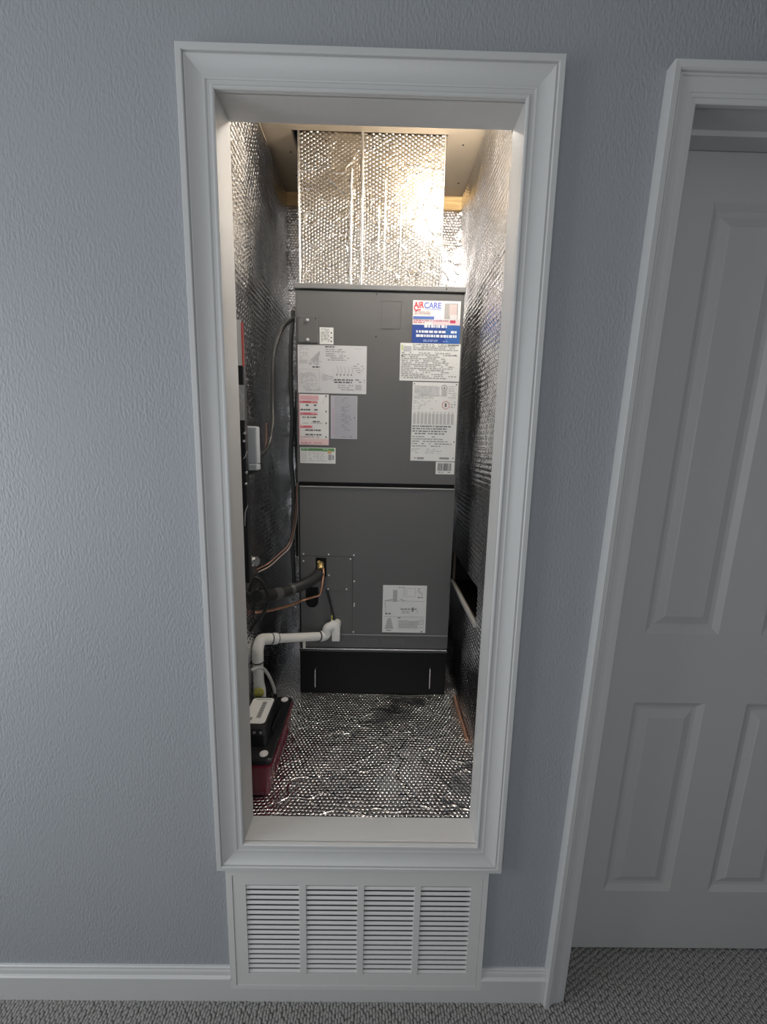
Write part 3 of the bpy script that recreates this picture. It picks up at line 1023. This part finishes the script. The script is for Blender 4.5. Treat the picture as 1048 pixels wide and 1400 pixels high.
# red warning sheet
s, y, mb = sticker(-.2862, -.1818, 1.4005, 1.5750, M_LABEL, 'white warning sheet with red and pink bands')
quad(mb, -.2862, -.2825, 1.4005, 1.5750, y, (.72, .40, .42))
quad(mb, -.2862, -.1818, 1.4010, 1.4220, y - .0001, (.78, .56, .56))
quad(mb, -.2815, -.2170, 1.5560, 1.5710, y - .0001, (.74, .44, .46))
for (a, b, z) in ((-.2825, -.2210, 1.5485), (-.2810, -.2215, 1.5085), (-.2815, -.2390, 1.4640)):
    quad(mb, a, b, z - .0038, z + .0038, y - .0002, (.62, .12, .15))
    words(mb, a + .004, b, z - .0015, z + .0020, 1, (.80, .45, .45), 91, .8, y - .0003, .8, 0)
for i, (a, b, z) in enumerate(((-.262, -.225, 1.5375), (-.280, -.213, 1.5220), (-.274, -.225, 1.4960), (-.250, -.213, 1.4820), (-.264, -.210, 1.4520), (-.264, -.208, 1.4365))):
    words(mb, a, b, z - .0025, z + .0025, 1, (.10, .10, .10), 92 + i, .9, y - .0002, .9, 0)
words(mb, -.280, -.196, 1.4245, 1.4300, 1, (.6, .3, .3), 99, .8, y - .0002, .5, .2)
words(mb, -.280, -.186, 1.4050, 1.4095, 1, (.62, .25, .25), 100, .8, y - .0002, .7, 0)
words(mb, -.281, -.205, 1.4720, 1.4780, 1, LG, 101, .8, y - .0002, .5, 0)
for z in (1.5690, 1.5170, 1.4770, 1.4290):
    quad(mb, -.1930, -.1890, z - .003, z + .003, y - .0002, (.12, .12, .12))
for k in range(7):
    quad(mb, -.203 + k * .0015, -.202 + k * .0015, 1.5430 + k * .004, 1.5475 + k * .004, y - .0002, (.45, .45, .45))
mb.build('printing', None, s)['kind'] = 'stuff'
# lilac grey sheet
s, y, mb = sticker(-.1750, -.0822, 1.4245, 1.5720, M_LABELL, 'lilac-grey instruction sheet right of the red warning sheet')
outline(mb, -.1748, -.0824, 1.4247, 1.5718, y, (.58, .58, .61), .0016)
quad(mb, -.1735, -.1615, 1.4270, 1.5690, y, (.47, .45, .50))
quad(mb, -.1675, -.1645, 1.4400, 1.5300, y - .0001, (.50, .36, .42))
words(mb, -.137, -.098, 1.4500, 1.5650, 19, (.24, .24, .27), 111, .65, y - .0002, .35, .5)
words(mb, -.160, -.100, 1.4270, 1.4330, 1, (.2, .2, .2), 112, .6, y - .0002, .5, 0)
quad(mb, -.0935, -.0895, 1.4960, 1.4995, y - .0002, (.1, .1, .1))
mb.build('printing', None, s)['kind'] = 'stuff'
# green topped label
s, y, mb = sticker(-.2836, -.1578, 1.3360, 1.3917, M_LABEL, 'white label with a green top band')
quad(mb, -.2800, -.1620, 1.3800, 1.3895, y, (.10, .26, .09))
quad(mb, -.2040, -.1620, 1.3790, 1.3890, y - .0001, (.12, .34, .10))
words(mb, -.276, -.180, 1.3825, 1.3870, 1, (.45, .60, .42), 121, .8, y - .0002, .6, .1)
quad(mb, -.1860, -.1720, 1.3715, 1.3815, y - .0002, (.70, .42, .20))
words(mb, -.255, -.190, 1.3400, 1.3740, 5, LG, 122, .8, y - .0002, .35, .2)
quad(mb, -.2800, -.2600, 1.3420, 1.3760, y, (.68, .68, .67))
quad(mb, -.1830, -.1720, 1.3480, 1.3680, y - .0002, (.35, .34, .36))
quad(mb, -.1690, -.1640, 1.3500, 1.3660, y - .0002, (.25, .25, .26))
mb.build('printing', None, s)['kind'] = 'stuff'
# installation diagram on the lower panel
s, y, mb = sticker(.0218, .1870, .6985, .8870, M_LABEL, 'white installation diagram sheet on the lower panel')
for z in (.7620, .8250):
    quad(mb, .028, .181, z - .0006, z + .0006, y, (.30, .30, .30))
quad(mb, .0600, .0760, .8220, .8680, y, (.48, .48, .48))
outline(mb, .0620, .0740, .8220, .8680, y - .0001, (.30, .30, .30))
for k in range(5):
    quad(mb, .030 + k * .006, .036 + k * .006, .8255 + k * .0008, .8275 + k * .0012, y - .0001, (.40, .40, .40))
    quad(mb, .086 + k * .004, .092 + k * .004, .8320 - k * .0018, .8340 - k * .0018, y - .0001, (.40, .40, .40))
outline(mb, .1000, .1440, .8440, .8760, y, (.30, .30, .30))
outline(mb, .1030, .1120, .8520, .8690, y, (.35, .35, .35))
words(mb, .152, .176, .8460, .8760, 5, GY, 131, .6, y, .4, .3)
words(mb, .154, .172, .8370, .8420, 1, DK, 132, 1, y, .7, 0)
words(mb, .080, .105, .8760, .8800, 1, GY, 133, 1, y, .7, 0)
words(mb, .080, .150, .7880, .7960, 1, GY, 134, .9, y, .7, 0)
words(mb, .095, .125, .7740, .7860, 2, LG, 135, .7, y, .6, 0)
quad(mb, .1330, .1385, .7830, .8000, y, (.12, .12, .12))
for k in range(5):
    quad(mb, .0285 + .001 * k, .0315 + .001 * k, .8150 - k * .009, .8190 - k * .009, y, (.30, .30, .30))
    quad(mb, .1480 + .0015 * k, .1500 + .0015 * k, .7960 - k * .004, .7995 - k * .004, y, (.35, .35, .35))
words(mb, .032, .056, .7690, .7760, 1, DK, 136, 1, y, .6, 0)
for k in range(9):
    hw = .006 + .0013 * k
    quad(mb, .0480 - hw, .0480 + hw, .7520 - k * .0048, .7555 - k * .0048, y, (.42, .42, .42))
words(mb, .038, .060, .7040, .7080, 1, DK, 137, 1, y, .7, 0)
outline(mb, .0800, .1800, .7080, .7560, y, (.55, .55, .55))
for k in range(5):
    quad(mb, .084, .156, .7160 + k * .0066, .7200 + k * .0066, y - .0001, (.50, .50, .50))
words(mb, .084, .176, .7140, .7480, 5, LG, 138, .7, y - .0002, .4, .1)
outline(mb, .158, .178, .7340, .7500, y - .0002, (.22, .22, .22))
words(mb, .080, .092, .7560, .7590, 1, DK, 139, 1, y, .8, 0)
quad(mb, .1700, .1760, .7010, .7050, y, DK)
mb.build('printing', None, s)['kind'] = 'stuff'
# brass service fitting in the upper cut-out
b = MB()
b.tube([(-.214, UY + .02, .966), (-.212, UY - .004, .958), (-.208, UY - .018, .948)], [.012, .013, .012], 10)
b.tube([(-.214, UY - .004, .965), (-.218, UY - .012, .976)], .006, 8)
b.build('brass_fitting', M_BRASS, ah, 'brass service fitting')
adopt(ah)

# ------------------------------------------------------------------ foil wrapped supply duct
du = thing('supply_duct', 'foil-wrapped supply duct rising from the top of the air handler', 'duct', (0, .85, 1.934))
H0, H1 = 1.9335, CTOP + .08
sheet(lambda u, v: (u, DUY, v), DUX0, DUX1, H0, H1, 90, 100, .0025, 12.4, (0, -1, 0)).build('front_wrap', M_FOILD, du)
MB().box(DUX0, DUX1, DUY + .002, BY - .03, H0, H1).build('duct_body', M_FOILB, du)
# standing creases and taped seams running up the front
random.seed(12)
for (x, za, zb, wd, dp) in ((-.1135, H0, 2.31, .0050, 0), (-.0765, H0, CTOP + .05, .0060, 0), (.0010, 2.00, 2.28, .0026, 0), (.0545, 2.02, 2.23, .0034, 0), (-.0200, 2.06, 2.20, .0024, 0)):
    pts = []
    n = 14
    for k in range(n + 1):
        z = za + (zb - za) * k / n
        pts.append((x + random.uniform(-.0012, .0012), DUY - .0040 - random.uniform(0, .0006), z))
    MB().tube(smooth_path(pts, 3), wd, 8).build('crease', M_TAPE, du)
MB().tube([(DUX0 + .001, DUY - .001, H0), (DUX0 + .001, DUY - .001, H1)], .0042, 8).build('corner_tape', M_TAPE, du)
MB().tube([(DUX1 - .001, DUY - .001, H0), (DUX1 - .001, DUY - .001, H1)], .0042, 8).build('corner_tape', M_TAPE, du)
adopt(du)

# ------------------------------------------------------------------ PVC condensate drain
zt_pump = FZ + .001 + .101 + .0168
dr = thing('condensate_drain', 'white PVC drain pipe with elbows beside the air handler', 'pipe', (-.375, .39, .60))
A, Bp = Vector((-.202, .598, .6985)), Vector((-.354, .457, .7550))
MB().tube([A, Bp], .0155, 16).build('pipe', M_PVC, dr)
d = (Bp - A).normalized()
E0 = Vector((-.3780, .422, .7660))
elb = smooth_path([Bp - d * .006, Bp + d * .018, E0, (-.3815, .400, .745), (-.3810, .394, .705)], 6)
MB().tube(elb, .0185, 16).build('elbow', M_PVC, dr)
MB().tube([Bp - d * .022, Bp - d * .002], .0192, 16).build('collar', M_PVC, dr)
for t in (-.024, -.001):
    MB().tube([Bp + d * (t - .0016), Bp + d * (t + .0016)], .0182 if t < -.01 else .0196, 16).build('joint_ring', M_RING, dr)
MB().tube([(-.3810, .394, .709), (-.3810, .394, .705)], .0192, 16).build('joint_ring', M_RING, dr)
MB().tube([(-.3810, .394, .706), (-.3800, .394, .640), (-.3780, .394, .606), (-.3780, .394, zt_pump)], [.0168, .0172, .0200, .0200], 16).build('drop_pipe', M_PVC, dr)
MB().disc((-.374, .3735, .612), (.1, -1, 0), .017, .0025, 16).build('inspection_cap', M_YEL, dr, 'yellow round cap')
MB().tube([A - d * -.012, A - d * .004], .0188, 16).build('collar', M_PVC, dr)
MB().tube([A + d * .0125, A + d * .0155], .0192, 16).build('joint_ring', M_RING, dr)
el2 = smooth_path([A + d * .012, A - d * .008, (-.186, .606, .704), (-.184, .607, .722), (-.176, .608, .731), (-.158, .611, .734)], 5)
MB().tube(el2, .0175, 14).build('elbow', M_PVC, dr)
MB().tube([(-.1520, .611, .690), (-.1510, .611, .742), (-.1505, .611, .752)], [.0165, .0165, .012], 14).build('trap_tee', M_PVC, dr)
MB().bbox(-.166, -.136, .596, .626, .678, .712, .004, 2).build('clean_out', M_PVC, dr)
MB().tube([(-.170, .611, .736), (-.154, .611, .736)], .0195, 14).build('collar', M_PVC, dr)
MB().tube([(-.150, .6200, .734), (-.150, UY - .0022, .734)], .016, 14).build('unit_stub', M_PVC, dr)
MB().box(-.276, -.268, .612, .630, .640, .684).build('pipe_support', M_PVC, dr)
adopt(dr)

# ------------------------------------------------------------------ condensate pump on the foil floor
pm = thing('condensate_pump', 'maroon and black condensate pump on the foil floor', 'pump', (-.337, .295, FZ))
PX0, PX1, PY0, PY1, PZ = -.394, -.279, .150, .440, FZ + .001


def loft(sections, corner=.012, seg=3):
    """sections: (z, x0, x1, y0, y1) rounded rectangles stacked upwards"""
    mb = MB()
    vs, fs = [], []
    ring = 4 * (seg + 1)
    for (z, x0, x1, y0, y1) in sections:
        for (cx, cy, a0) in ((x1 - corner, y1 - corner, 0), (x0 + corner, y1 - corner, 90), (x0 + corner, y0 + corner, 180), (x1 - corner, y0 + corner, 270)):
            for k in range(seg + 1):
                a = math.radians(a0 + 90 * k / seg)
                vs.append((cx + corner * math.cos(a), cy + corner * math.sin(a), z))
    n = len(sections)
    for i in range(n - 1):
        for k in range(ring):
            k2 = (k + 1) % ring
            fs.append((i * ring + k, i * ring + k2, (i + 1) * ring + k2, (i + 1) * ring + k))
    fs += [tuple(range(ring))[::-1], tuple(range((n - 1) * ring, n * ring))]
    mb.add(vs, fs)
    return mb


loft([(PZ, PX0 + .008, PX1 - .008, PY0 + .008, PY1 - .008), (PZ + .012, PX0 + .006, PX1 - .006, PY0 + .006, PY1 - .006), (PZ + .090, PX0 + .001, PX1 - .001, PY0 + .001, PY1 - .001),
      (PZ + .094, PX0 - .003, PX1 + .003, PY0 - .003, PY1 + .003), (PZ + .101, PX0 - .003, PX1 + .003, PY0 - .003, PY1 + .003)]).build('reservoir', M_RED, pm, 'glossy maroon plastic tank')
for k in range(12):
    y = PY0 + .055 + k * .0145
    MB().bbox(PX1 - .008, PX1 - .0015, y, y + .004, PZ + .030, PZ + .085, .0008, 1).build('tank_rib', M_RED, pm)
MB().bbox(PX0 + .020, PX0 + .024, PY0 - .0008, PY0 + .004, PZ + .02, PZ + .075, .0008, 1).build('tank_rib', M_RED, pm)
zt = PZ + .101
loft([(zt, PX0, PX1, PY0, PY1), (zt + .012, PX0, PX1, PY0, PY1), (zt + .016, PX0 + .004, PX1 - .004, PY0 + .004, PY1 - .004)]).build('lid', M_PBLACK, pm)
zl = zt + .016
loft([(zl, PX0 + .002, -.303, .200, .371), (zl + .030, PX0 + .003, -.307, .206, .370), (zl + .044, PX0 + .006, -.314, .216, .367)], .008).build('motor_cover', M_PBLACK, pm)
MB().bbox(-.303, -.297, .25, .345, zl, zl + .02, .001, 1).build('cover_clip', M_PBLACK, pm)
for k in range(4):
    MB().bbox(-.380 + k * .018, -.374 + k * .018, .206, .211, zl + .034, zl + .040, .0006, 1).build('vent', plain('vent_grey', (.2, .2, .2), .4), pm)
zz = zl + .0445
lab = loft([(zz, -.386, -.320, .238, .360), (zz + .0006, -.386, -.320, .238, .360)], .010).build('pump_label', M_LABEL, pm, 'white rounded label on the pump')
m2 = MB()
m2.add([(x, yy, zz + .0009) for x, yy in ((-.352, .262), (-.338, .262), (-.338, .342), (-.352, .342))], [(0, 1, 2, 3)], pmat((.35, .35, .35)))
for k in range(6):
    m2.add([(x, yy, zz + .0012) for x, yy in ((-.349, .269 + k * .012), (-.341, .269 + k * .012), (-.341, .275 + k * .012), (-.349, .275 + k * .012))], [(0, 1, 2, 3)], pmat((.18, .18, .18)))
for (a, b, c, dd) in ((-.368, -.362, .252, .266), (-.376, -.330, .350, .353), (-.378, -.372, .256, .262)):
    m2.add([(x, yy, zz + .0009) for x, yy in ((a, c), (b, c), (b, dd), (a, dd))], [(0, 1, 2, 3)], pmat((.25, .25, .25)))
m2.build('printing', None, lab)['kind'] = 'stuff'
for (x, yy) in ((-.3030, .4200), (-.3050, .1730)):
    MB().disc((x, yy, zl), (0, 0, 1), .0120, .003, 18).build('inlet_cap', plain('cap_white', (.72, .68, .68), .5), pm, 'white round inlet cap')
MB().tube([(-.335, .424, zl), (-.335, .424, zl + .022)], [.009, .0062], 10).build('check_valve', M_PBLACK, pm)
MB().tube([(-.352, .426, zl), (-.352, .426, zl + .012)], [.008, .006], 10).build('check_valve', M_PBLACK, pm)
adopt(pm)
tag(MB().tube(smooth_path([(-.335, .424, zl + .014), (-.340, .420, .605), (-.349, .405, .650), (-.357, .378, .690), (-.366, .355, .708), (-.384, .335, .712)], 6), .0052, 10).build('vinyl_hose', M_CLEAR),
    'clear vinyl hose rising from the maroon pump', 'hose')

# ------------------------------------------------------------------ refrigerant lines
sl = thing('suction_line', 'thick black foam-insulated pipe entering the air handler', 'pipe', (-.30, .56, .87))
pth = smooth_path([(-.210, .624, .938), (-.226, .612, .921), (-.255, .600, .9035), (-.290, .580, .8935), (-.320, .548, .8900), (-.352, .490, .898), (-.372, .440, .912), (-.380, .400, .925)], 6)
MB().tube(pth, .0195, 16).build('foam_sleeve', M_RUBBER, sl)
k = 28
MB().tube(pth[k - 1:k + 3], .0206, 16).build('tape_band', M_GREYW, sl, 'shiny tape wrap')
MB().tube(pth[k - 8:k - 5], .0206, 16).build('tape_band', M_GREYW, sl)
adopt(sl)
tag(MB().tube(smooth_path([(-.2005, .628, .950), (-.1985, .612, .925), (-.204, .606, .885), (-.212, .606, .858), (-.235, .606, .848), (-.274, .604, .836), (-.311, .550, .836), (-.360, .480, .846), (-.392, .425, .862)], 6), .0046, 10).build('liquid_line', M_COPPER),
    'bent copper line running below the black insulated pipe', 'pipe')
tag(MB().tube(smooth_path([(-.392, .365, .955), (-.380, .372, .990), (-.366, .375, .992), (-.349, .380, .966), (-.337, .380, .930), (-.345, .375, .895), (-.366, .365, .866), (-.392, .355, .830)], 8), .0058, 8).build('looped_cable', M_CABLE),
    'thin black cable looping in front of the insulated pipe', 'cable')
tag(MB().tube(smooth_path([(-.190, UY - .006, .868), (-.182, UY - .010, .840), (-.172, UY - .012, .800), (-.164, UY - .018, .765), (-.156, UY - .028, .748)], 6), .0042, 8).build('float_switch_cable', M_CABLE),
    'short black cable from the cabinet down to the white drain tee', 'cable')
tag(MB().tube([(-.1680, UY - .022, .740), (-.1680, UY - .022, .772)], .0032, 8).build('yellow_wire', M_YEL), 'short yellow wire at the white drain tee', 'wire')
tag(MB().disc((-.399, .42, 1.036), (1, -.5, 0), .017, .022, 14).build('pipe_nut', M_STEEL), 'shiny round metal nut on the left foil wall', 'nut')
for k, (o, lab) in enumerate((((0, 0, 0), 'upper of two thin brown control wires left of the cabinet'), ((.004, .006, -.010), 'lower of two thin brown control wires left of the cabinet'))):
    o = Vector(o)
    pts = [Vector(p) + o for p in ((-.308, .70, 1.26), (-.312, .70, 1.176), (-.316, .68, 1.110), (-.330, .65, 1.038), (-.352, .58, 1.015), (-.370, .50, 1.003), (-.388, .43, 1.004))]
    tag(MB().tube(smooth_path(pts, 6), .0024, 6).build('control_wire', M_BROWNW if k == 0 else plain('wire_pale', (.45, .36, .32), .4)), lab, 'wire', 'brown control wires')
# wrapped cable bundle rising between cabinet and wall
bd = thing('cable_bundle', 'grey wrapped cable bundle rising between cabinet and left wall', 'cable', (-.338, .80, .80))
MB().tube(smooth_path([(-.345, .80, .80), (-.348, .80, 1.0), (-.342, .80, 1.2), (-.350, .80, 1.35), (-.343, .80, 1.5), (-.346, .80, 1.62), (-.344, .80, 1.76), (-.340, .83, 1.90)], 8), .0085, 10).build('wrap', M_GREYW, bd)
MB().tube(smooth_path([(-.328, .79, .95), (-.330, .79, 1.15), (-.322, .785, 1.3), (-.331, .79, 1.45), (-.322, .79, 1.60)], 8), .006, 8).build('black_cable', M_CABLE, bd)
adopt(bd)

# ------------------------------------------------------------------ power whip and boxes on the left wall
db = thing('disconnect_box', 'small pale grey electrical box on the left foil wall', 'electrical box', (-.355, .40, 1.32))
MB().bbox(-.3865, -.3535, .355, .390, 1.345, 1.452, .004, 2).build('cover', M_BOXG, db)
MB().bbox(-.3885, -.3545, .352, .393, 1.3270, 1.3445, .003, 2).build('base_lip', M_BOXG, db)
MB().bbox(-.401, -.3890, .350, .470, 1.31, 1.47, .002, 1).build('back_plate', M_PBLACK, db)
adopt(db)
wh = tag(MB().tube(smooth_path([(-.3000, .642, 1.8225), (-.318, .638, 1.810), (-.340, .628, 1.782), (-.3595, .600, 1.706), (-.362, .580, 1.633), (-.359, .560, 1.538), (-.352, .530, 1.466), (-.354, .490, 1.403), (-.358, .440, 1.378), (-.365, .400, 1.366), (-.368, .391, 1.363)], 8), .0072, 10).build('power_whip', M_CABLE),
         'black flexible conduit curving from cabinet top to the grey box', 'conduit')
tag(MB().tube(smooth_path([(-.376, .545, 1.47), (-.374, .535, 1.43), (-.372, .51, 1.39), (-.372, .43, 1.372), (-.376, .391, 1.366)], 6), .0028, 8).build('ground_wire', M_BROWNW), 'thin brown wire beside the conduit at the grey box', 'wire')
jb = thing('junction_box', 'narrow dark junction box at the left edge of the closet opening', 'electrical box', (-.37, .25, 1.08))
MB().bbox(-.401, -.3445, .225, .247, 1.03, 1.695, .002, 1).build('body', M_PBLACK, jb)
MB().bbox(-.401, -.3455, .2215, .2245, 1.5950, 1.7020, .0008, 1).build('placard', M_LABEL, jb, 'white placard')
MB().bbox(-.3453, -.3405, .2210, .2240, 1.5930, 1.6960, .0008, 1).build('placard_edge', M_PINK, jb, 'red edge strip')
sheet(lambda u, v: (u, .2235, v), -.400, -.3420, 1.462, 1.548, 16, 20, .004, 4.4, (0, -1, 0)).build('foil_patch', M_TAPE, jb)
for (x, z) in ((-.3445, 1.430), (-.3470, 1.410), (-.3440, 1.330), (-.3460, 1.300)):
    MB().disc((x, .225, z), (0, -1, 0), .004, .004, 10).build('terminal_screw', M_STEEL, jb)
MB().tube(smooth_path([(-.3500, .222, 1.365), (-.3440, .220, 1.372), (-.3400, .223, 1.385)], 5), .0016, 6).build('jumper_wire', M_STEEL, jb)
MB().tube(smooth_path([(-.352, .222, 1.19), (-.3490, .220, 1.225), (-.3420, .222, 1.245)], 5), .0018, 6).build('jumper_wire', M_STEEL, jb)
adopt(jb)

# copper tube lying along the right edge of the closet floor
tag(MB().tube(smooth_path([(.3085, .625, FZ + .008), (.3080, .52, FZ + .007), (.3095, .43, FZ + .007), (.3090, .38, FZ + .008)], 5), .0045, 8).build('copper_tube', M_COPPERM),
    'thin copper tube lying along the right edge of the foil floor', 'pipe')

# ------------------------------------------------------------------ bulb on the closet ceiling behind the header
lp = thing('closet_lamp', 'bare bulb lampholder on the closet ceiling behind the header', 'lamp', (.20, .40, CTOP))
MB().tube([(.20, .40, CTOP), (.20, .40, CTOP - .012), (.20, .40, CTOP - .026)], [.055, .052, .024], 20).build('lampholder', plain('porcelain', (.8, .8, .78), .2), lp)
prof = [(.0, .014), (.010, .016), (.018, .030), (.032, .045), (.052, .054), (.070, .055), (.090, .047), (.106, .030), (.114, .012), (.116, .002)]
MB().tube([(.20, .40, CTOP - .022 - z) for z, _ in prof], [r_ for _, r_ in prof], 16).build('bulb', plain('bulb_glow', (1.0, .93, .84), .4, emit=BULB_STRENGTH), lp)
adopt(lp)
